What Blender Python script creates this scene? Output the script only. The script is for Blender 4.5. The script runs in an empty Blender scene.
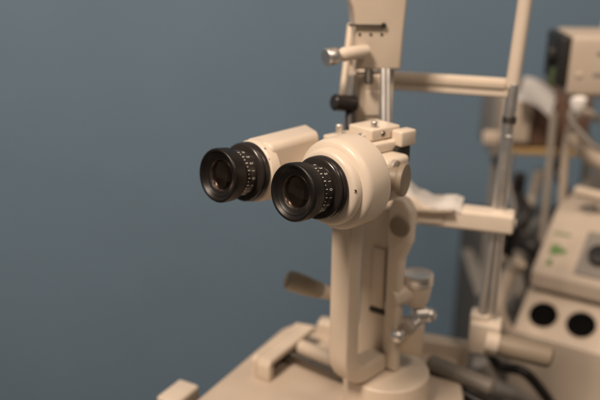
import bpy, bmesh, math, random
from mathutils import Vector, Matrix
R = math.radians
random.seed(4)
S = bpy.context.scene
COL = S.collection

# ------------------------------------------------------------------ camera
F_PX = 760.0
PITCH, AZ, ROLL = R(19), R(42), R(0.6)
FW = Vector((-math.sin(AZ)*math.cos(PITCH), math.cos(AZ)*math.cos(PITCH), -math.sin(PITCH)))
RT = Vector((math.cos(AZ), math.sin(AZ), 0.0)); UP = RT.cross(FW)
RT, UP = RT*math.cos(ROLL)+UP*math.sin(ROLL), UP*math.cos(ROLL)-RT*math.sin(ROLL)
CAM = Vector((0.32154918, -0.3486856, 0.55836092))
cd = bpy.data.cameras.new("camera"); cam = bpy.data.objects.new("camera", cd); COL.objects.link(cam)
cd.sensor_width = 36.0; cd.lens = F_PX/600*36.0
cd.clip_start = 0.01; cd.clip_end = 60
m3 = Matrix((RT, UP, -FW)).transposed()
cam.matrix_world = Matrix.Translation(CAM) @ m3.to_4x4()
cd.dof.use_dof = True; cd.dof.focus_distance = 0.507; cd.dof.aperture_fstop = 4.0
S.camera = cam

# ------------------------------------------------------------------ world, lamps, exposure
W = bpy.data.worlds.new("World"); S.world = W; W.use_nodes = True
W.node_tree.nodes["Background"].inputs[0].default_value = (1.0, 0.86, 0.74, 1)
W.node_tree.nodes["Background"].inputs[1].default_value = 0.12
def lamp(name, loc, target, size, power, col, sy=None):
    l = bpy.data.lights.new(name, 'AREA'); l.energy = power; l.color = col
    l.shape = 'RECTANGLE'; l.size = size; l.size_y = sy or size
    o = bpy.data.objects.new(name, l); COL.objects.link(o); o.location = loc
    o.rotation_euler = (Vector(target)-Vector(loc)).to_track_quat('-Z', 'Y').to_euler()
    return o
lamp("ceiling_lamp", (0.0, -1.35, 2.40), (-.02, .1, .30), 0.50, 76, (1.0, .805, .65), .50)
lamp("room_lamp", (1.1, 0.1, 1.9), (.2, .6, .2), 0.6, 10, (1.0, .80, .635), .4)
S.view_settings.view_transform = 'Standard'; S.view_settings.look = 'None'
S.view_settings.exposure = 0.0; S.view_settings.gamma = 1.0

# ------------------------------------------------------------------ materials
def mat(name, col, rough=.45, metal=0.0, var=.05, bump=.02, bscale=900, vscale=25, coat=0.0, spec=.5, emit=None):
    m = bpy.data.materials.new(name); m.use_nodes = True; nt = m.node_tree
    b = nt.nodes["Principled BSDF"]
    b.inputs["Roughness"].default_value = rough; b.inputs["Metallic"].default_value = metal
    b.inputs["Coat Weight"].default_value = coat; b.inputs["Specular IOR Level"].default_value = spec
    tc = nt.nodes.new("ShaderNodeTexCoord")
    n = nt.nodes.new("ShaderNodeTexNoise"); n.inputs["Scale"].default_value = vscale; n.inputs["Detail"].default_value = 5
    nt.links.new(tc.outputs["Object"], n.inputs["Vector"])
    r = nt.nodes.new("ShaderNodeValToRGB")
    r.color_ramp.elements[0].position = .3; r.color_ramp.elements[1].position = .7
    r.color_ramp.elements[0].color = tuple(c*(1-var) for c in col)+(1,)
    r.color_ramp.elements[1].color = tuple(min(1, c*(1+var)) for c in col)+(1,)
    nt.links.new(n.outputs["Fac"], r.inputs[0]); nt.links.new(r.outputs[0], b.inputs["Base Color"])
    rm = nt.nodes.new("ShaderNodeMapRange"); rm.inputs["To Min"].default_value = max(0, rough-.06); rm.inputs["To Max"].default_value = rough+.08
    n3 = nt.nodes.new("ShaderNodeTexNoise"); n3.inputs["Scale"].default_value = vscale*4; n3.inputs["Detail"].default_value = 6
    nt.links.new(tc.outputs["Object"], n3.inputs["Vector"]); nt.links.new(n3.outputs["Fac"], rm.inputs["Value"])
    nt.links.new(rm.outputs[0], b.inputs["Roughness"])
    if bump:
        n2 = nt.nodes.new("ShaderNodeTexNoise"); n2.inputs["Scale"].default_value = bscale; n2.inputs["Detail"].default_value = 3
        nt.links.new(tc.outputs["Object"], n2.inputs["Vector"])
        bp = nt.nodes.new("ShaderNodeBump"); bp.inputs["Strength"].default_value = bump*10; bp.inputs["Distance"].default_value = .0002
        nt.links.new(n2.outputs["Fac"], bp.inputs["Height"]); nt.links.new(bp.outputs[0], b.inputs["Normal"])
    if emit:
        b.inputs["Emission Color"].default_value = emit[0]+(1,); b.inputs["Emission Strength"].default_value = emit[1]
    return m
CREAM = mat("cream_enamel", (.71, .615, .505), .38, bump=.03, var=.06, vscale=18)
CREAM2 = mat("beige_enamel", (.635, .54, .43), .45, bump=.03, var=.07, vscale=18)
TABLE = mat("beige_laminate", (.53, .44, .35), .5, bump=.02, var=.09, vscale=14)
BLACK = mat("black_anodised", (.022, .018, .016), .24, bump=.01, var=.2)
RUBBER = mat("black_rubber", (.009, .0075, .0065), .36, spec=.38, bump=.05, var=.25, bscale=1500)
INNER = mat("black_baffle_and_well_shade", (.002, .002, .002), .8, spec=.08, bump=.02)
WHITE = mat("white_print", (.75, .72, .66), .6, bump=0)
METAL = mat("brushed_steel", (.82, .80, .77), .40, 1.0, bump=.01)
RING = mat("bronze_ring", (.26, .20, .17), .25, 1.0, bump=.01)
DMETAL = mat("dark_steel", (.20, .18, .16), .35, 1.0, bump=.01)
TAUPE = mat("taupe_plastic", (.25, .205, .15), .5, bump=.02)
GREYK = mat("grey_knob", (.36, .32, .27), .45, bump=.02)
PAPER = mat("white_tissue", (.93, .91, .88), .8, bump=.03, bscale=300)
WALLM = mat("painted_wall", (.170, .262, .358), .8, var=.03, bump=.05, bscale=160, vscale=5)
FLOORM = mat("dark_floor", (.07, .065, .06), .6)
DARK = mat("dark_plastic", (.02, .018, .017), .5)
MACH = mat("machine_beige", (.55, .465, .375), .5)
MACHG = mat("machine_grey", (.26, .24, .215), .5)
BROWN = mat("brown_wood", (.13, .075, .05), .55, var=.25, vscale=14)
GREEN = mat("green_print", (.13, .23, .08), .6, bump=0)
AMBER = mat("amber_trim", (.42, .29, .13), .5, bump=0)
def lens_mat():
    m = mat("coated_lens", (.07, .045, .05), .04, .6, bump=0, coat=1.0, spec=.7)
    b = m.node_tree.nodes["Principled BSDF"]
    for l in list(m.node_tree.links):
        if l.to_node == b and l.to_socket.name == "Roughness": m.node_tree.links.remove(l)
    b.inputs["Roughness"].default_value = .05
    b.inputs["Specular Tint"].default_value = (1.0, .72, .5, 1)
    b.inputs["Coat Tint"].default_value = (1, 1, 1, 1); b.inputs["Coat Roughness"].default_value = .02
    return m
LENS = lens_mat()
def glass_mat():
    m = bpy.data.materials.new("coated_glass"); m.use_nodes = True; b = m.node_tree.nodes["Principled BSDF"]
    b.inputs["Base Color"].default_value = (.92, .86, .78, 1); b.inputs["Transmission Weight"].default_value = 1.0
    b.inputs["Roughness"].default_value = .01; b.inputs["IOR"].default_value = 1.6; b.inputs["Specular Tint"].default_value = (1.0, .6, .42, 1)
    return m
GLASS = glass_mat()

# ------------------------------------------------------------------ mesh helpers
def at(px, py, z):                                   # a point of the place, from where it is seen and how far it is
    return CAM + z*(FW + RT*((px-300)/F_PX) - UP*((py-200)/F_PX))
def frame(o, yaw=0.0, pitch=0.0, roll=0.0):          # local x lateral, y depth, z up
    return Matrix.Translation(Vector(o)) @ Matrix.Rotation(R(yaw), 4, 'Z') @ Matrix.Rotation(R(pitch), 4, 'X') @ Matrix.Rotation(R(roll), 4, 'Y')
I4 = Matrix.Identity(4)
def merge(bm, src, M):
    src.transform(M)
    me = bpy.data.meshes.new("tmp"); src.to_mesh(me); src.free(); bm.from_mesh(me); bpy.data.meshes.remove(me)
def box(bm, M, x0, x1, y0, y1, z0, z1, bev=.002, seg=3, top=None):
    b = bmesh.new(); bmesh.ops.create_cube(b, size=1)
    for v in b.verts:
        hi = v.co.z > 0
        v.co = Vector(((x0+x1)/2+v.co.x*(x1-x0), (y0+y1)/2+v.co.y*(y1-y0), (z0+z1)/2+v.co.z*(z1-z0)))
        if top and hi: v.co.x = (x0+x1)/2+(v.co.x-(x0+x1)/2)*top[0]; v.co.y = (y0+y1)/2+(v.co.y-(y0+y1)/2)*top[1]
    if bev: bmesh.ops.bevel(b, geom=b.edges[:], offset=bev, segments=seg, profile=.5, affect='EDGES')
    merge(bm, b, M)
def lathe(bm, M, prof, n=72, axis='Y', ribs=None, close=False):   # prof: (along, radius)
    b = bmesh.new(); rings = []
    for i, (a, r) in enumerate(prof):
        ring = []
        for k in range(n):
            t = 2*math.pi*k/n; rr = r
            if ribs and ribs[0] <= i <= ribs[1]: rr = r - (ribs[2] if k % 2 else 0)
            c, s = rr*math.cos(t), rr*math.sin(t)
            co = (c, a, s) if axis == 'Y' else ((c, s, a) if axis == 'Z' else (a, c, s))
            ring.append(b.verts.new(co))
        rings.append(ring)
    for i in range(len(rings)-1):
        for k in range(n):
            b.faces.new((rings[i][k], rings[i][(k+1) % n], rings[i+1][(k+1) % n], rings[i+1][k]))
    if close:
        for k in range(n):
            b.faces.new((rings[-1][k], rings[-1][(k+1) % n], rings[0][(k+1) % n], rings[0][k]))
    else:
        if prof[0][1] > 1e-5: b.faces.new(rings[0])
        if prof[-1][1] > 1e-5: b.faces.new(rings[-1])
    bmesh.ops.remove_doubles(b, verts=b.verts, dist=1e-6)
    bmesh.ops.recalc_face_normals(b, faces=b.faces)
    merge(bm, b, M)
def cyl(bm, M, r, a0, a1, axis='Y', bev=.001, n=48, ribs=0):
    lathe(bm, M, [(a0, r-bev), (a0+bev*.3, r-bev*.3), (a0+bev, r), (a1-bev, r), (a1-bev*.3, r-bev*.3), (a1, r-bev)], n, axis, (2, 3, ribs) if ribs else None)
def rod(bm, p, q, r, bev=.0008, n=32, r2=None):
    p, q = Vector(p), Vector(q); d = q-p; L = d.length
    M = Matrix.Translation(p) @ d.to_track_quat('Z', 'Y').to_matrix().to_4x4()
    r2 = r2 or r
    lathe(bm, M, [(0, r-bev), (bev, r), (L-bev, r2), (L, r2-bev)], n, 'Z')
def tube(bm, pts, r, n=14):
    pts = [Vector(p) for p in pts]; P = []
    for i in range(len(pts)-1):
        a = pts[max(i-1, 0)]; b_, c = pts[i], pts[i+1]; d = pts[min(i+2, len(pts)-1)]
        for k in range(10):
            t = k/10
            P.append(.5*((2*b_)+(c-a)*t+(2*a-5*b_+4*c-d)*t*t+(-a+3*b_-3*c+d)*t**3))
    P.append(pts[-1]); b = bmesh.new(); prev = None; rings = []
    up = Vector((.13, .2, 1)).normalized()
    for i, p in enumerate(P):
        d = (P[min(i+1, len(P)-1)]-P[max(i-1, 0)]).normalized()
        u = d.cross(up).normalized(); v = d.cross(u)
        rings.append([b.verts.new(p+r*(u*math.cos(2*math.pi*k/n)+v*math.sin(2*math.pi*k/n))) for k in range(n)])
    for i in range(len(rings)-1):
        for k in range(n): b.faces.new((rings[i][k], rings[i][(k+1) % n], rings[i+1][(k+1) % n], rings[i+1][k]))
    b.faces.new(rings[0]); b.faces.new(rings[-1]); bmesh.ops.recalc_face_normals(b, faces=b.faces)
    merge(bm, b, I4)
def prism(bm, M, pts, a0, a1, plane='XZ', bev=.002, seg=3):   # closed outline extruded along the missing axis
    b = bmesh.new()
    def co(p, a): return {'XZ': (p[0], a, p[1]), 'YZ': (a, p[0], p[1]), 'XY': (p[0], p[1], a)}[plane]
    v0 = [b.verts.new(co(p, a0)) for p in pts]; v1 = [b.verts.new(co(p, a1)) for p in pts]
    n = len(pts); f0 = b.faces.new(v0); f1 = b.faces.new(v1)
    for i in range(n): b.faces.new((v0[i], v0[(i+1) % n], v1[(i+1) % n], v1[i]))
    bmesh.ops.recalc_face_normals(b, faces=b.faces)
    if bev:
        es = list(set(f0.edges[:]+f1.edges[:]))
        bmesh.ops.bevel(b, geom=es, offset=bev, segments=seg, profile=.5, affect='EDGES')
    merge(bm, b, M)
def fillet(pts, rad, k=7):
    out = []; n = len(pts)
    for i in range(n):
        p = Vector(pts[i]); r = rad[i] if isinstance(rad, (list, tuple)) else rad
        if r <= 0: out.append(tuple(p)); continue
        a = (Vector(pts[i-1])-p).normalized(); c = (Vector(pts[(i+1) % n])-p).normalized()
        ang = a.angle(c); t = r/math.tan(ang/2); cen = p+(a+c).normalized()*(r/math.sin(ang/2))
        s, e = p+a*t-cen, p+c*t-cen
        for j in range(k+1):
            w = s.lerp(e, j/k).normalized()*r
            out.append(tuple(cen+w))
    return out
def rrect(x0, x1, y0, y1, r): return fillet([(x0, y0), (x1, y0), (x1, y1), (x0, y1)], r)

def obj(name, bm, m, parent=None, angle=35, label=None):
    bmesh.ops.recalc_face_normals(bm, faces=bm.faces)
    me = bpy.data.meshes.new(name)
    for f in bm.faces: f.smooth = True
    for e in bm.edges:
        if len(e.link_faces) == 2 and e.calc_face_angle(0) > R(angle): e.smooth = False
    if parent is not None:
        root = parent
        while root.parent: root = root.parent
        bm.transform(Matrix.Translation(-root.location))
    bm.to_mesh(me); bm.free(); me.materials.append(m)
    o = bpy.data.objects.new(name, me); COL.objects.link(o)
    if parent is not None: o.parent = parent
    if label: o['label'] = label
    return o
def thing(name, label, cat, loc=(0, 0, 0), group=None):
    o = bpy.data.objects.new(name, None); COL.objects.link(o); o.location = loc; o.empty_display_size = .02
    o['label'] = label; o['category'] = cat
    if group: o['group'] = group
    return o
def struct(name, bm, m):
    o = obj(name, bm, m); o['kind'] = 'structure'; return o
def B(): return bmesh.new()

# ------------------------------------------------------------------ the setting
WF = frame(at(300, 200, 1.75), 42+6)
bm = B(); box(bm, WF, -3, 3, 0, .1, -1.4, 1.8, 0); struct("wall", bm, WALLM)
bm = B(); box(bm, I4, -3.5, 3.5, -3, 4, -.66, -.62, 0); struct("floor", bm, FLOORM)

# ------------------------------------------------------------------ instrument table
TZ = .160
tb = thing("instrument_table", "beige table top under the slit lamp base with one angled edge against the blue wall", "table", (0, .1, TZ-.03))
tpts = fillet([(-.115, -.10), (.16, -.07), (.030, .205), (-.012, .262), (-.187, .205)], [.02, .02, .005, .01, .03])
bm = B(); prism(bm, I4, tpts, TZ-.03, TZ, 'XY', .004); obj("table_top", bm, TABLE, tb)
bm = B(); cyl(bm, frame((.01, .06, 0)), .04, -.62, TZ-.03, 'Z'); obj("column", bm, MACHG, tb)

bm = B(); box(bm, frame((-.163, .030, TZ-.022), 13), -.022, .002, -.012, .024, 0, .018, .003); obj("corner_catch", bm, CREAM, tb)
# ------------------------------------------------------------------ slit lamp
sl = thing("slit_lamp", "cream slit lamp microscope with two black eyepieces standing on the beige table", "slit lamp", (-.0260, .1600, TZ))
TILT = -6.6
mm = .001
def text_on_ring(bm, M, s, th0, r, y, size):
    cu = bpy.data.curves.new("t", 'FONT'); cu.body = s; cu.size = size; cu.align_x = 'CENTER'; cu.align_y = 'CENTER'; cu.extrude = 0
    to = bpy.data.objects.new("t", cu); dg = None
    COL.objects.link(to); bpy.context.view_layer.update()
    me = bpy.data.meshes.new_from_object(to.evaluated_get(bpy.context.evaluated_depsgraph_get()))
    b = bmesh.new(); b.from_mesh(me)
    bmesh.ops.solidify(b, geom=b.faces[:], thickness=.0001)
    for v in b.verts:
        th = th0 - v.co.x/r; rr = r+v.co.z+.00005; yy = y + v.co.y
        v.co = Vector((rr*math.cos(th), yy, rr*math.sin(th)))
    merge(bm, b, M)
    bpy.data.objects.remove(to); bpy.data.curves.remove(cu); bpy.data.meshes.remove(me)
def eyepiece(M, label, ph):
    root = None
    bm = B()      # barrel behind everything
    lathe(bm, M, [(.0125, .012), (.0125, .0163), (.0133, .0168), (.0245, .0172), (.0250, .0172), (.0250, .012)], 96, close=True)
    e = obj("eyepiece", bm, BLACK, sl, label=label)
    p = [(.0060, .0112), (.0044, .0114), (.0038, .0122), (.0036, .0128), (.0024, .0150), (.0021, .0153), (.0022, .0158), (.0006, .0172), (.0001, .0180), (0, .0186), (.0004, .0193),
         (.0013, .0198), (.0028, .0199), (.0100, .0196), (.0115, .0192), (.0122, .0184), (.0128, .0170), (.0128, .0112)]
    bm = B(); lathe(bm, M, p, 144, close=True, ribs=(12, 14, .00030)); obj("eye_cup", bm, RUBBER, e, 50)
    bm = B(); lathe(bm, M, [(.0044, 0), (.0045, .0035), (.0049, .007), (.0056, .0095), (.0062, .0111), (.0072, .0111), (.0076, .007), (.0078, 0)], 72); obj("lens", bm, GLASS, e, 60)
    bm = B(); lathe(bm, M, [(.0062, .0104), (.0048, .0109), (.0041, .0114), (.0040, .0117), (.0046, .0120), (.0064, .0118)], 72, close=True); obj("lens_retaining_ring", bm, RING, e)
    bm = B(); lathe(bm, M, [(.0080, .0111), (.0124, .0100), (.0124, 0), (.0127, 0), (.0127, .0113), (.0080, .0115)], 72); obj("inner_baffle", bm, INNER, e)
    bm = B(); lathe(bm, M, [(.0116, .0066), (.0108, .0070), (.0108, .0078), (.0122, .0078)], 72, close=True); obj("field_ring", bm, DMETAL, e)
    bm = B(); lathe(bm, M, [(.0124, 0), (.0122, .002), (.0116, .0045), (.0106, .0068), (.0122, .0068), (.0126, 0)], 72); obj("inner_lens", bm, LENS, e, 60)
    bm = B()
    seq = ["4", "3", "2", "1", "0", "1", "2", "3", "4", "5"]
    for i, s in enumerate(seq):
        th = R(ph+84-19*i)
        text_on_ring(bm, M, s, th, .0171, .0202, .0037)
    for i in range(19):
        th = ph+86-9.5*i
        MM = M @ Matrix.Rotation(R(-th), 4, 'Y')
        L = .0018 if i % 2 == 0 else .0008
        box(bm, MM, .0168, .01705, .0152, .0152+L, -.00030, .00030, 0)
    obj("diopter_scale", bm, WHITE, e)
    bm = B()
    lathe(bm, M, [(.0245, .015), (.0245, .0203), (.0252, .0215), (.0262, .0220), (.0272, .0216), (.0276, .0208), (.0282, .0208), (.0287, .0218), (.0300, .0224), (.0318, .0224), (.0326, .0216),
                  (.0328, .0205), (.0345, .0205), (.0345, .015)], 120, close=True)
    obj("locking_ring", bm, BLACK, e)
    # small index screw on the flange
    bm = B(); cyl(bm, M @ frame((.0125, .0343, .0192)), .0011, -.0004, .0006); obj("index_screw", bm, METAL, e)
    return e
ME_R = frame((0, 0, .4), 0, TILT); ME_L = frame((-.0722, -.001, .3965), 0, TILT)
eyepiece(ME_R, "near black eyepiece on the round drum", 4)
eyepiece(ME_L, "far black eyepiece on the squared housing", -10)

# right housing: round drum
bm = B()
MD = frame((0, 0, .3953))
lathe(bm, MD, [(.033, .012), (.033, .0225), (.0336, .0250), (.0345, .0263), (.0360, .0272), (.0392, .0276), (.0400, .0276), (.0402, .0272), (.0406, .0272),
                 (.0408, .0278), (.0411, .0286), (.0418, .0302), (.0428, .0315), (.0446, .0325), (.0470, .0329), (.0645, .0331), (.0660, .0328), (.0668, .0320), (.0670, .030), (.0670, .012)], 128, close=True)
drum = obj("prism_housing", bm, CREAM, sl, 30, label="round drum shaped cream housing behind the near eyepiece")
for th in (8,):
    bm = B(); cyl(bm, MD @ Matrix.Rotation(R(-th), 4, 'Y') @ frame((.0262, .0346, 0), 0), .0010, -.0003, .0004); obj("screw", bm, DMETAL, drum)
# left housing: rounded box with a round collar
bm = B()
lathe(bm, ME_L, [(.033, .012), (.033, .0215), (.0340, .0230), (.0360, .0236), (.0420, .0238), (.0420, .012)], 96, close=True)
b2 = bmesh.new(); prism(b2, I4, rrect(-.0850, -.0553, .3705, .4150, .0058), .0385, .1080, 'XZ', .0030, 4)
for v in b2.verts:
    t = max(0, (v.co.y-.045)/.063); v.co.y -= .016*t*max(0, (v.co.x+.085)/.0297)
merge(bm, b2, I4)
h = obj("prism_housing", bm, CREAM, sl, 30, label="long squared cream housing behind the far eyepiece")
bm = B(); cyl(bm, ME_L @ frame((.0180, .0338, .0125)), .001, -.0004, .0006); obj("screw", bm, DMETAL, h)

# central body between and behind the housings
bm = B()
box(bm, I4, -.0760, .0050, .0640, .1050, .3650, .3950, .006, 5)
box(bm, I4, -.0600, -.0100, .0980, .1300, .3650, .4000, .005, 4)
body = obj("microscope_body", bm, CREAM, sl)
bm = B(); cyl(bm, frame((-.036, .13, .3780)), .0150, 0, .022); obj("objective_lens_barrel", bm, BLACK, body)

# top mounting plates with screws
MB = frame((-.0138, .1044, .405), -9)
bm = B(); box(bm, MB, -.0420, .0060, -.0130, .0340, -.0010, .0068, .0015); pl_ = obj("mounting_plate", bm, CREAM, sl)
bm = B(); box(bm, MB, -.0265, .0, .0, .0310, .0074, .0165, .0015)
blk = obj("mounting_block", bm, CREAM, sl)
bm = B(); box(bm, MB, .0006, .0120, .0200, .0370, .0020, .0145, .0018); obj("side_block", bm, CREAM, blk)
bm = B(); cyl(bm, MB @ frame((-.0095, -.0006, .0100)), .0030, -.003, .001); obj("cap_screw", bm, METAL, blk)
bm = B(); cyl(bm, MB @ frame((.0003, .012, .0120)), .0022, -.001, .0010, 'X'); obj("cap_screw", bm, DMETAL, blk)
bm = B(); rod(bm, MB @ Vector((-.006, .008, .016)), MB @ Vector((-.006, .008, .0215)), .0026); obj("cap_screw", bm, METAL, blk)
bm = B(); rod(bm, MB @ Vector((-.035, -.002, .006)), MB @ Vector((-.035, -.002, .0150)), .0030); obj("set_screw", bm, METAL, pl_)
bm = B(); box(bm, MB, .0010, .0100, .0180, .0330, -.012, .0016, .001); obj("spacer", bm, DARK, pl_)

# right hand side cheek of the body with its knob
bm = B(); box(bm, I4, -.0180, .0095, .0940, .1240, .3700, .4035, .004, 4); ck = obj("side_cheek", bm, CREAM, body)
kc = at(403.5, 180, .563)
MK = frame(kc, 0)
bm = B(); cyl(bm, frame((.0095, .1030, .3975)), .0058, -.002, .0022, 'X'); obj("cover_cap", bm, GREYK, ck)
bm = B(); cyl(bm, frame(kc, 16), .0090, -.018, -.002, 'X'); cyl(bm, frame(kc, 16), .0125, -.0030, .0020, 'X', .0012, 60, .0002)
obj("centring_knob", bm, TAUPE, sl)

# microscope arm: square bar down, swept foot into the pedestal
AX0, AX1 = -.0400, -.0205
outl = fillet([(.0900, .366), (.1080, .366), (.1080, .2080), (.1500, .2080), (.1500, .1905), (.0900, .1905)], [0, 0, .016, .004, 0, .036], 14)
bm = B(); prism(bm, I4, outl, AX0, AX1, 'YZ', .0028, 4); obj("microscope_arm", bm, CREAM2, sl)

# illumination arm: column behind, with cover panel, pivot cap and clamp knob
IF = frame((-.0250, .1500, .1905), 6)
def inv(px, py, z, F=IF): return F.inverted() @ at(px, py, z)
bm = B()
outl = fillet([(-.001, 0), (.0120, 0), (.0125, .108), (.0195, .126), (.0200, .154), (.012, .164), (.002, .164), (-.002, .154)], [0, 0, .01, .01, .008, .006, .004, .006])
prism(bm, IF, outl, 0, .012, 'XZ', .003, 4); arm = obj("illumination_arm", bm, CREAM, sl)
bm = B(); prism(bm, IF, fillet([(-.030, 0), (-.0012, 0), (-.0012, .150), (-.030, .150)], .004), .005, .016, 'XZ', .002); web = obj("column_panel", bm, CREAM2, arm)
bm = B(); box(bm, IF, -.0180, -.0045, .0030, .006, .0560, .1140, .002); obj("cover_panel", bm, CREAM2, web)
bm = B(); box(bm, IF, -.0030, -.0020, .003, .006, .0640, .1180, .0003); box(bm, IF, -.0180, -.0018, .0026, .006, .0510, .0552, .0004); obj("shadow_gap_strip", bm, DARK, web)
bm = B(); cyl(bm, IF @ frame((.0100, 0, .1400)), .0092, -.0025, .002); obj("pivot_cap", bm, TAUPE, arm)

# clamp knob with bright cap, right of the column
kp = at(417, 292, .672)
bm = B(); lathe(bm, frame(kp), [(-.0120, .0085), (-.0060, .0110), (.0040, .0125), (.0100, .0130), (.0105, .0122)], 56, 'Z'); kn = obj("clamp_knob", bm, CREAM, sl)
bm = B(); cyl(bm, frame(kp), .0135, .0103, .0190, 'Z', .0015, 56, .0002); obj("knob_cap", bm, METAL, kn)
bm = B(); cyl(bm, frame(kp), .0137, .0093, .0112, 'Z', .0004, 56); obj("bright_ring", bm, METAL, kn)
bm = B(); rod(bm, at(392, 298, .665), at(412, 290, .670), .0085, r2=.0095); obj("knob_bracket", bm, CREAM, kn)
# levers and clamp screws below it
def ball(bm, c, r, sx=1.0):
    lathe(bm, frame(c), [(-r*math.cos(t*math.pi/12), r*sx*math.sin(t*math.pi/12)) for t in range(13)], 28, 'Z')
bm = B(); rod(bm, at(399, 336, .668), at(420, 320, .672), .0042); ball(bm, at(397, 336, .668), .0062); obj("clamp_lever", bm, METAL, sl)
bm = B(); rod(bm, at(412, 314, .676), at(427, 314, .680), .0072, .002); ball(bm, at(429, 315, .680), .0066); obj("clamp_screw", bm, METAL, sl)
bm = B(); rod(bm, at(404, 322, .668), at(414, 332, .664), .0055, .0015); obj("clamp_lever", bm, GREYK, sl)
bm = B(); box(bm, frame(at(410, 334, .684), 25), -.012, .012, -.008, .010, -.018, .014, .004); obj("clamp_block", bm, CREAM2, sl)

# pedestal
PC = Vector((-.0230, .1540, 0))
bm = B(); lathe(bm, frame((PC.x, PC.y, 0)), [(TZ+.0005, .034), (TZ+.0005, .0385), (.1850, .0392), (.1880, .0385), (.1892, .0370), (.1895, .012), (.1895, 0)], 96, 'Z'); ped = obj("pedestal", bm, CREAM2, sl)
# moving base: rail guards, axle, base plate
BF = frame((-.1380, .0930, TZ), 10)
bm = B(); prism(bm, BF, fillet([(0, .0), (.086, .0), (.086, .0220), (0, .0220)], [0, 0, .007, .007]), .0, .0070, 'YZ', .0025, 4)
prism(bm, BF, [(0, .0155), (.086, .0155), (.082, .0220), (.004, .0220)], .0068, .0220, 'YZ', .0015, 3)
box(bm, BF, .0068, .0220, .0, .008, .0, .0158, .0015)
obj("rail_guard", bm, CREAM2, sl)
bm = B(); box(bm, BF, .0072, .0120, .009, .080, .0004, .0150, .001); obj("guard_shade_inset", bm, DARK, sl)  # dark inset, shade of the open guard put in as black colour
bm = B(); rod(bm, BF @ Vector((.010, .040, .0105)), BF @ Vector((.118, .030, .0105)), .0040); obj("axle_or_shade_rod", bm, DMETAL, sl)
bm = B(); rod(bm, BF @ Vector((.016, .056, .012)), BF @ Vector((.105, .046, .012)), .0075); obj("axle_sleeve", bm, CREAM2, sl)
bm = B(); rod(bm, at(428, 362, .742), at(494, 389, .711), .0085, .003); obj("axle_sleeve", bm, mat('worn_grey_plastic', (.17, .15, .125), .5, var=.2), sl)
bm = B(); rod(bm, at(428, 374, .742), at(490, 408, .706), .0055, .002); obj("axle_or_shade_rod", bm, RUBBER, sl)  # black rod added as the shadow under the sleeve above
# joystick like grip reaching out to the left
bm = B(); rod(bm, at(334, 294, .672), at(318, 290, .668), .0060, r2=.0066); gr = obj("grip", bm, CREAM2, sl)
bm = B()
a, b_ = at(321, 291, .668), at(286, 279, .655); d = (b_-a)
M = Matrix.Translation(a) @ d.to_track_quat('Z', 'Y').to_matrix().to_4x4(); L = d.length
lathe(bm, M, [(0, .0058), (.001, .0072), (L*.5, .0088), (L-.005, .0090), (L-.0015, .0078), (L, .005)], 40, 'Z'); obj("grip_sleeve", bm, mat('light_taupe_plastic', (.36, .31, .24), .5), gr)

# guide rods between body and lamp head
bm = B(); rod(bm, at(383.5, 126, .640), at(383.5, 68, .640), .0026); obj("guide_rod", bm, METAL, sl)
bm = B(); rod(bm, at(388.5, 126, .637), at(388.5, 68, .637), .0018); obj("guide_rod", bm, METAL, sl)
bm = B(); rod(bm, at(369, 84, .648), at(369, 69, .648), .0038); obj("guide_rod", bm, DMETAL, sl)
TF = frame(at(378, 70, .655), 46)
bm = B(); box(bm, TF, .0085, .0165, .010, .024, -.055, -.0006, .002); obj("riser", bm, CREAM2, sl)
bm = B()
prism(bm, TF, fillet([(-.0195, -.048), (.0035, -.048), (.0035, -.004), (-.0195, -.004)], .0015), 0, .018, 'XZ', .0015)
rs = obj("riser", bm, CREAM2, sl)
bm = B(); box(bm, TF, -.010, .0028, -.0015, .004, -.040, -.018, .001); obj("recess_plate", bm, CREAM, rs)
bm = B(); box(bm, TF, -.0205, -.0165, -.002, .004, -.048, -.004, .0008); obj("dark_trim", bm, GREYK, rs)

# lamp head (tower)
bm = B()
outl = [(-.0200, 0), (.0200, 0), (.0208, .030), (.0225, .058), (.0235, .085), (.0235, .150), (-.0300, .150), (-.0300, .085), (-.0275, .062), (-.0235, .052), (-.0215, .042), (-.0208, .030)]
prism(bm, TF, outl, 0, .040, 'XZ', .0025, 4)
tw = obj("lamp_head", bm, CREAM2, sl)
bm = B(); box(bm, TF, -.0210, .0035, -.0007, .002, .0365, .0392, .0003); obj("slot", bm, GREYK, tw)
bm = B(); rod(bm, TF @ Vector((-.0270, -.0022, .0382)), TF @ Vector((.0005, -.0022, .0378)), .0011)
obj("filter_lever", bm, DMETAL, tw)
bm = B(); cyl(bm, TF @ frame((.0030, 0, .0378)), .0023, -.0030, .001); obj("lever_stop", bm, DARK, tw)
for x in (-.0170, -.0075, .0020):
    bm = B(); cyl(bm, TF @ frame((x, 0, .0302)), .0013, -.0005, .001, bev=.0002, n=20); obj("screw", bm, DMETAL, tw)
# centring knob on the tower's left
a = TF @ Vector((-.0160, -.006, .0165)); b_ = TF @ Vector((-.0480, -.024, .0145))
d = (b_-a); L = d.length; M = Matrix.Translation(a) @ d.to_track_quat('Z', 'Y').to_matrix().to_4x4()
bm = B(); lathe(bm, M, [(-.006, .0050), (0, .0056), (L*.50, .0060), (L*.56, .0052), (L*.60, .0042), (L*.68, .0042), (L*.70, .0040)], 40, 'Z'); kb = obj("lamp_knob", bm, CREAM, sl)
bm = B(); lathe(bm, M, [(L*.69, .0045), (L*.71, .0066), (L*.74, .0073), (L*.97, .0073), (L, .0064)], 60, 'Z', ribs=(2, 3, .0004)); obj("knurled_end", bm, METAL, kb)
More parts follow.
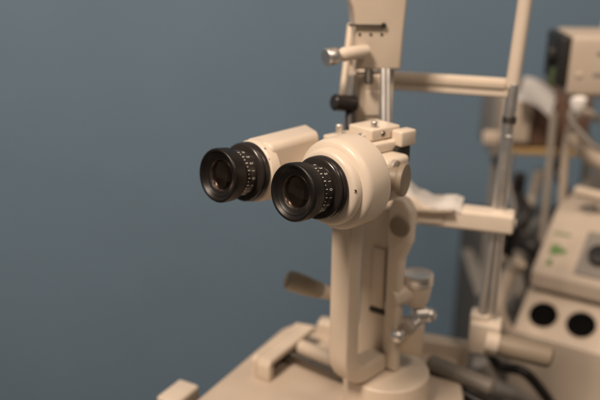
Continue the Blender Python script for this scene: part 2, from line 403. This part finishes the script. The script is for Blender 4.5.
# tilt rod with black knob
bm = B(); rod(bm, at(351, 24, .675), at(342, 99, .660), .0034, r2=.0030); tr = obj("tilt_rod", bm, CREAM2, sl)
bm = B(); rod(bm, at(333, 102, .648), at(356, 104, .658), .0072, .0015); obj("tilt_knob", bm, BLACK, tr)
bm = B(); rod(bm, at(350, 105, .660), at(350, 130, .655), .0040); obj("tilt_stem", bm, DARK, tr)

# ------------------------------------------------------------------ chin rest frame
PT, PM, PB = at(531, -40, .655), at(511, 96, .690), at(482, 318, .752)
HF_YAW = 24
cr = thing("chin_rest", "cream head and chin rest frame on upright posts behind the slit lamp", "chin rest", (PB.x, PB.y, TZ))
def post(off, vis=True):
    o = Vector((-math.cos(R(HF_YAW))*off, -math.sin(R(HF_YAW))*off, 0))
    bm = B(); rod(bm, PM+o+(PT-PM)*.06, PT+o, .0062); u = obj("post", bm, CREAM, cr)
    bm = B(); rod(bm, at(481, 330, .752)+o, PM+o+(PT-PM)*.10+Vector((.0015, -.001, 0)), .0052); obj("post_tube", bm, METAL, u)
    bm = B(); rod(bm, at(486, 330, .752)+o+Vector((.004, .002, 0)), at(505, 135, .695)+o+Vector((.003, .002, 0)), .0040); obj("post_tube", bm, METAL, u)
    c0 = at(510, 116, .694)+o; c1 = at(509, 124, .695)+o
    bm = B(); rod(bm, c0, c1, .0062); obj("collar", bm, DMETAL, u)
    bm = B(); rod(bm, at(513, 84, .688)+o, at(511, 112, .692)+o, .0048); obj("collar", bm, METAL, u)
post(0); post(.150)
bp = at(510, 88, .690)
HF = frame(bp, HF_YAW)
bm = B()
sec = fillet([(-.004, -.0085), (.004, -.0085), (.006, -.003), (.004, .0085), (-.003, .0085)], .0018)
prism(bm, HF, sec, -.155, .004, 'YZ', .0012); bb = obj("brow_bar", bm, CREAM, cr)
bm = B(); box(bm, HF, -.150, -.004, -.0055, -.003, -.0005, .0055, .0008); obj("brow_pad_strip", bm, CREAM2, bb)
cp = at(500, 221, .715); CF = frame(cp, HF_YAW)
bm = B(); prism(bm, CF, rrect(-.011, .011, -.010, .010, .004), -.160, .013, 'YZ', .003, 4); cb = obj("chin_bar", bm, CREAM, cr)
bm = B(); rod(bm, CF @ Vector((.0105, 0, -.001)), CF @ Vector((.0150, 0, -.001)), .0045); obj("end_cap", bm, WHITE, cb)
# curved bracket sweeping out from behind the arm head
bm = B()
pts_ = [(-.112, .022), (-.098, .0235), (-.082, .018), (-.066, .0090), (-.050, .0085), (-.050, -.006), (-.070, -.008), (-.092, .000), (-.112, .004)]
prism(bm, CF, fillet(pts_, [0, .01, .02, .02, 0, 0, .02, .02, 0]), -.0125, .0, 'XZ', .003, 4); obj("chin_bracket", bm, CREAM, cr)
# chin cup
bm = B()
cupc = CF @ Vector((-.078, .000, .012))
b2 = bmesh.new()
n1, n2 = 28, 16; g = []
for i in range(n1+1):
    row = []
    for j in range(n2+1):
        u = i/n1*2-1; v = j/n2*2-1
        z = .003*(abs(u)**2.2) + .001*(v+1)**2 - .004
        row.append(b2.verts.new((u*.036, v*.020, z)))
    g.append(row)
for i in range(n1):
    for j in range(n2): b2.faces.new((g[i][j], g[i+1][j], g[i+1][j+1], g[i][j+1]))
bmesh.ops.solidify(b2, geom=b2.faces[:], thickness=.003)
merge(bm, b2, frame(cupc, HF_YAW)); obj("chin_cup", bm, CREAM, cr)
# foot block and cross beam at the table's rear edge
bm = B(); box(bm, frame(at(484, 333, .752), HF_YAW), -.014, .016, -.012, .014, -.019, .015, .003); fb = obj("foot_block", bm, CREAM, cr)
bm = B(); box(bm, frame(at(480, 317, .752), HF_YAW), -.009, .009, -.009, .009, -.006, .006, .002); obj("post_socket", bm, CREAM, fb)
bm = B(); box(bm, frame(at(470, 352, .765), HF_YAW), -.160, -.002, -.006, .012, -.020, .008, .003); obj("cross_beam", bm, CREAM2, cr)
a, b_ = at(490, 342, .742), at(553, 358, .725); d = b_-a; L = d.length
M = Matrix.Translation(a) @ d.to_track_quat('Z', 'Y').to_matrix().to_4x4()
bm = B(); lathe(bm, M, [(0, .0075), (.001, .0088), (L*.3, .0112), (L-.006, .0108), (L-.002, .0095), (L, .006)], 44, 'Z'); obj("height_handle", bm, TAUPE, cr)
bm = B(); lathe(bm, M, [(-.004, .0110), (.007, .0110), (.0085, .0100)], 44, 'Z'); obj("handle_collar", bm, CREAM, cr)

# paper tissue folded over the chin cup
b2 = bmesh.new(); g = []; n1, n2 = 44, 26
prof = [(-.043, .0300), (-.030, .0230), (-.015, .0135), (0, .0095), (.012, .0125), (.018, .0135), (.026, .0105)]
def pz(u):
    for (a0, h0), (a1, h1) in zip(prof, prof[1:]):
        if u <= a1: t = (u-a0)/(a1-a0); t = t*t*(3-2*t); return h0+(h1-h0)*t
    return prof[-1][1]
for i in range(n1+1):
    row = []
    for j in range(n2+1):
        u = -.043+.069*i/n1; v = j/n2
        y = -.0145+.030*v; z = pz(u)
        if v < .35: z -= (.35-v)*.020; y += (.35-v)*.008
        z += .0004*math.sin(u*310+v*5)+.0006*math.sin(u*120-v*9)
        row.append(b2.verts.new((u, y, z)))
    g.append(row)
for i in range(n1):
    for j in range(n2): b2.faces.new((g[i][j], g[i+1][j], g[i+1][j+1], g[i][j+1]))
bmesh.ops.solidify(b2, geom=b2.faces[:], thickness=.0012)
bm = B(); merge(bm, b2, frame(CF @ Vector((-.062, -.001, .004)), HF_YAW))
tp = obj("paper_tissue", bm, PAPER, None, 60); tp['label'] = "white paper tissue laid over the chin rest"; tp['category'] = "tissue"

# ------------------------------------------------------------------ equipment in the background
# console with sloping control panel and instrument wells
CO = frame(at(527, 288, 1.0), 9) @ Matrix.Translation((0, -.050, 0))
cs = thing("instrument_console", "beige console with round black wells and a sloping control panel with green symbol", "console", tuple(at(560, 390, 1.0)))
bm = B(); prism(bm, CO, [(0, -.75), (0, -.040), (.050, 0), (.40, 0), (.40, -.75)], 0, .62, 'YZ', .006); bod = obj("cabinet", bm, MACH, cs)
bm = B()
prism(bm, CO, fillet([(.040, .006), (.040, .030), (.135, .090), (.36, .090), (.36, .006)], [.006, .006, .03, .02, .0]), .004, .60, 'YZ', .006); up_ = obj("control_panel", bm, MACH, cs)
WP = CO @ frame((0, 0, -.040)) @ Matrix.Rotation(math.atan2(.040, .050), 4, 'X')
for k in range(5):
    x, y = .031+.047*k, .032
    bm = B(); cyl(bm, WP @ frame((x, y, 0)), .0175, -.004, .0006, 'Z', .0003); w = obj("well_shade_disc", bm, INNER, cs)  # flush black disc, the dark of the hole is put into its colour
    bm = B(); lathe(bm, WP @ frame((x, y, 0)), [(-.001, .0176), (.0014, .0178), (.0020, .0184), (.0012, .0194), (-.001, .0196)], 48, 'Z', close=True); obj("well_rim", bm, MACH, w)
# sloped panel frame: from (y .055,z .045) to (.150,.115)
ang = math.degrees(math.atan2(.060, .095)); SP = CO @ frame((0, .040, .030)) @ Matrix.Rotation(R(ang), 4, 'X')
bm = B(); box(bm, SP, .018, .030, .032, .048, .0005, .0012, 0); box(bm, SP, .0301, .038, .036, .044, .0005, .0012, 0); box(bm, SP, .020, .026, .014, .024, .0005, .0012, 0); obj("green_symbol", bm, GREEN, up_)
bm = B(); box(bm, SP, .014, .036, .066, .069, .0005, .0012, 0); obj("green_legend", bm, GREEN, up_)
bm = B(); box(bm, SP, .056, .130, .010, .080, .0005, .0030, .001); dp = obj("dark_panel", bm, MACHG, up_)
bm = B(); cyl(bm, SP @ frame((.080, .040, 0)), .014, .002, .014, 'Z'); obj("dial", bm, DARK, dp)
bm = B(); box(bm, CO, .055, .135, -.0025, .002, -.155, -.130, .002); obj("recess", bm, DARK, cs)

# keratometer like head hanging top right
KH = frame(at(566, 96, .92), 36)
kh = thing("phoropter_head", "boxy beige instrument head with a dark side and small grey lettering at upper right", "instrument head", tuple(at(580, 99, .92)))
bm = B(); box(bm, KH, 0, .17, 0, .10, 0, .072, .006); hb = obj("casing", bm, MACH, kh)
bm = B(); box(bm, KH, -.012, .0015, .004, .09, .010, .070, .004); obj("dark_end_cap", bm, DARK, kh)
bm = B(); cyl(bm, KH @ frame((-.012, .035, .045)), .013, -.008, .002, 'X'); obj("side_knob", bm, DARK, kh)
bm = B(); box(bm, KH, -.0135, -.0105, .020, .050, .006, .030, .001); obj("green_strip", bm, mat("dull_green", (.10, .13, .04), .6), kh)
bm = B()
box(bm, KH, .030, .066, -.0006, .001, .049, .054, 0); obj("legend_strip", bm, MACHG, hb)
bm = B(); box(bm, KH, .028, .070, -.0006, .001, .024, .0285, 0); obj("legend_strip", bm, MACHG, hb)
bm = B(); cyl(bm, KH @ frame((.012, 0, .026)), .0035, -.002, .001); obj("button", bm, CREAM2, kh)
bm = B(); rod(bm, at(600, 95, .97), at(640, -60, .97), .02); obj("support_arm", bm, MACH, kh)
# round white cap and its cable
c0 = at(578, 106, .93)
bm = B(); lathe(bm, frame(c0), [(-.006, .006), (.002, .0100), (.010, .0100), (.013, .006), (.0135, 0)], 32, 'Z'); lc = obj("white_cap", bm, PAPER, None); lc['label'] = "small round white cap hanging under the beige instrument head"; lc['category'] = "cap"
bm = B(); tube(bm, [at(574, 106, .94), at(570, 118, .94), at(580, 132, .94), at(600, 150, .94), at(640, 160, .95)], .0035)
cb_ = obj("cable", bm, MACHG, None); cb_['label'] = "grey cable curving out under the round white cap"; cb_['category'] = "cable"
# pole and curved arms
bm = B(); rod(bm, at(554, 112, 1.10), at(541, 262, 1.16), .0055); pole = obj("pole", bm, GREYK, None); pole['label'] = "thin grey vertical tube behind the brown shelf"; pole['category'] = "pole"
bm = B(); tube(bm, [at(575, 132, 1.0), at(584, 146, 1.0), at(600, 160, 1.0), at(640, 172, 1.0)], .014); ca = obj("curved_arm", bm, MACH, None); ca['label'] = "thick curved beige arm entering above the console"; ca['category'] = "support arm"
bm = B(); rod(bm, at(574, 190, 1.0), at(640, 206, .98), .007, .003); la = obj("light_bar", bm, CREAM2, None); la['label'] = "short pale bar with rounded end above the console"; la['category'] = "bar"
bm = B(); rod(bm, at(590, 205, 1.02), at(590, 235, 1.02), .009); obj("bar_stem", bm, MACHG, la)
# wheeled cart: uprights, brown drawer, shelves, paper on top
CT = frame(at(500, 150, 1.25), 38)
ct = thing("utility_cart", "grey cart with brown drawer and amber trim standing against the wall", "cart", tuple(at(540, 400, 1.3)))
bm = B(); box(bm, CT, .020, .140, 0, .16, .006, .090, .004); dr = obj("drawer", bm, BROWN, ct)
bm = B(); box(bm, CT, .010, .150, -.006, .16, -.006, .004, .002); obj("amber_trim", bm, AMBER, ct)
bm = B(); box(bm, CT, -.010, .019, .02, .16, -.02, .090, .004); obj("side_panel", bm, MACHG, ct)
bm = B(); box(bm, CT, -.02, .30, -.02, .18, -.26, -.25, .003); obj("shelf", bm, MACHG, ct)
for x in (.004, .16, .28):
    bm = B(); box(bm, CT, x-.006, x+.006, .05, .062, -.80, -.007, .001); obj("upright", bm, GREYK if x > .1 else MACHG, ct)
bm = B(); box(bm, CT, .03, .26, .03, .15, -.249, -.16, .006); obj("bin", bm, MACHG, ct)
PF = frame(at(536, 94, 1.19), 20)
b2 = bmesh.new(); g = []
for i in range(15):
    row = []
    for j in range(13):
        u, v = i/14, j/12
        row.append(b2.verts.new((-.028+.056*u, -.03+.10*v, .012-.020*u*u+.003*math.sin(7*v+4*u)-.02*(1-v))))
    g.append(row)
for i in range(14):
    for j in range(12): b2.faces.new((g[i][j], g[i+1][j], g[i+1][j+1], g[i][j+1]))
bmesh.ops.solidify(b2, geom=b2.faces[:], thickness=.002)
bm = B(); merge(bm, b2, PF); pp = obj("paper_sheet", bm, PAPER, None, 60); pp['label'] = "pale crumpled paper lying on top of the grey cart"; pp['category'] = "paper"
# stand box the paper lies on
bm = B(); box(bm, frame(at(523, 100, 1.22), 20), -.030, .016, -.005, .1, -.070, .005, .004); bx_ = obj("carton", bm, MACH, None); bx_['label'] = "grey upright carton left of the brown drawer"; bx_['category'] = "box"
# dark hoses and clutter under the cart
hoses = [([(520, 175), (518, 195), (526, 215), (512, 235), (505, 262)], 1.2, .010, DARK, "dark hose hanging below the cart beside the post"),
         ([(505, 228), (516, 240), (532, 246), (540, 262), (530, 300)], 1.15, .013, DARK, "thick black hose looping between the post and console"),
         ([(498, 258), (512, 268), (520, 290), (508, 312), (514, 345)], 1.1, .008, GREYK, "grey ribbed hose bending left of the console"),
         ([(540, 170), (532, 200), (522, 232), (530, 262), (520, 300)], 1.28, .009, GREYK, "pale hose drooping behind the thin grey tube"),
         ([(494, 262), (500, 285), (512, 306), (530, 330), (524, 380)], 1.12, .006, MACH, "thin beige cord near the handle of the chin rest")]
for pts, z, r, m, lb in hoses:
    bm = B(); tube(bm, [at(x, y, z+.02*math.sin(i*2)) for i, (x, y) in enumerate(pts)], r)
    o = obj("hose", bm, m, None); o['label'] = lb; o['category'] = "hose"
# low dark box at the wall, its dark colour stands in for wall shadow
CB = frame(at(522, 262, 1.33), 40)
bm = B(); box(bm, CB, -.055, .5, 0, .3, -.6, .0, .006); lc2 = thing("wall_shade_box", "low dark grey box standing in for the shadow on the wall behind the hoses", "cabinet", tuple(at(540, 395, 1.4)))
obj("shade_box_body", bm, mat("wall_shade_grey", (.075, .068, .06), .5), lc2)
bm = B(); box(bm, CB, -.045, .2, -.006, .0, -.2, -.02, .003); obj("shade_box_front", bm, MACHG, lc2)

# pale bundle of tubing and small block near the post
for pts, z, r_, lb in [([(520, 262), (508, 275), (498, 300), (503, 325), (522, 345)], .98, .0095, "thick pale hose curving down beside the console wells"),
                      ([(600, 120), (584, 112), (572, 125), (566, 150), (562, 205)], 1.12, .006, "thin pale hose dropping behind the curved beige arm")]:
    bm = B(); tube(bm, [at(x, y, z+.015*math.sin(i*2)) for i, (x, y) in enumerate(pts)], r_)
    o = obj("hose", bm, MACH, None); o['label'] = lb; o['category'] = "hose"
bm = B(); box(bm, frame(at(491, 146, 1.20), 30), -.014, .014, 0, .02, 0, .022, .005); o = obj("wall_bracket", bm, MACH, None); o['label'] = "small pale block just left of the upright metal post"; o['category'] = "bracket"

# more cables and fittings between the cart and the console
for pts, z, r_, m, lb in [([(512, 150), (508, 180), (514, 208), (506, 236)], 1.22, .005, MACHG, "thin grey cable hanging from the cart shelf just right of the metal post"),
                      ([(566, 140), (558, 170), (566, 196), (556, 214)], 1.18, .007, BLACK, "black cable dangling under the brown drawer toward the console"),
                      ([(488, 350), (500, 366), (524, 372), (545, 395), (560, 420)], .86, .006, RUBBER, "black cable lying low between the chin rest foot and the console"),
                      ([(480, 362), (492, 384), (515, 396), (540, 412)], .90, .010, MACHG, "thick grey hose at the bottom edge beside the console cabinet"),
                      ([(522, 300), (514, 318), (520, 336), (512, 356)], 1.06, .012, MACHG, "grey bent hose standing against the console side")]:
    bm = B(); tube(bm, [at(x, y, z+.012*math.sin(i*2)) for i, (x, y) in enumerate(pts)], r_)
    o = obj("cable" if r_ < .008 else "hose", bm, m, None); o['label'] = lb; o['category'] = "cable" if r_ < .008 else "hose"
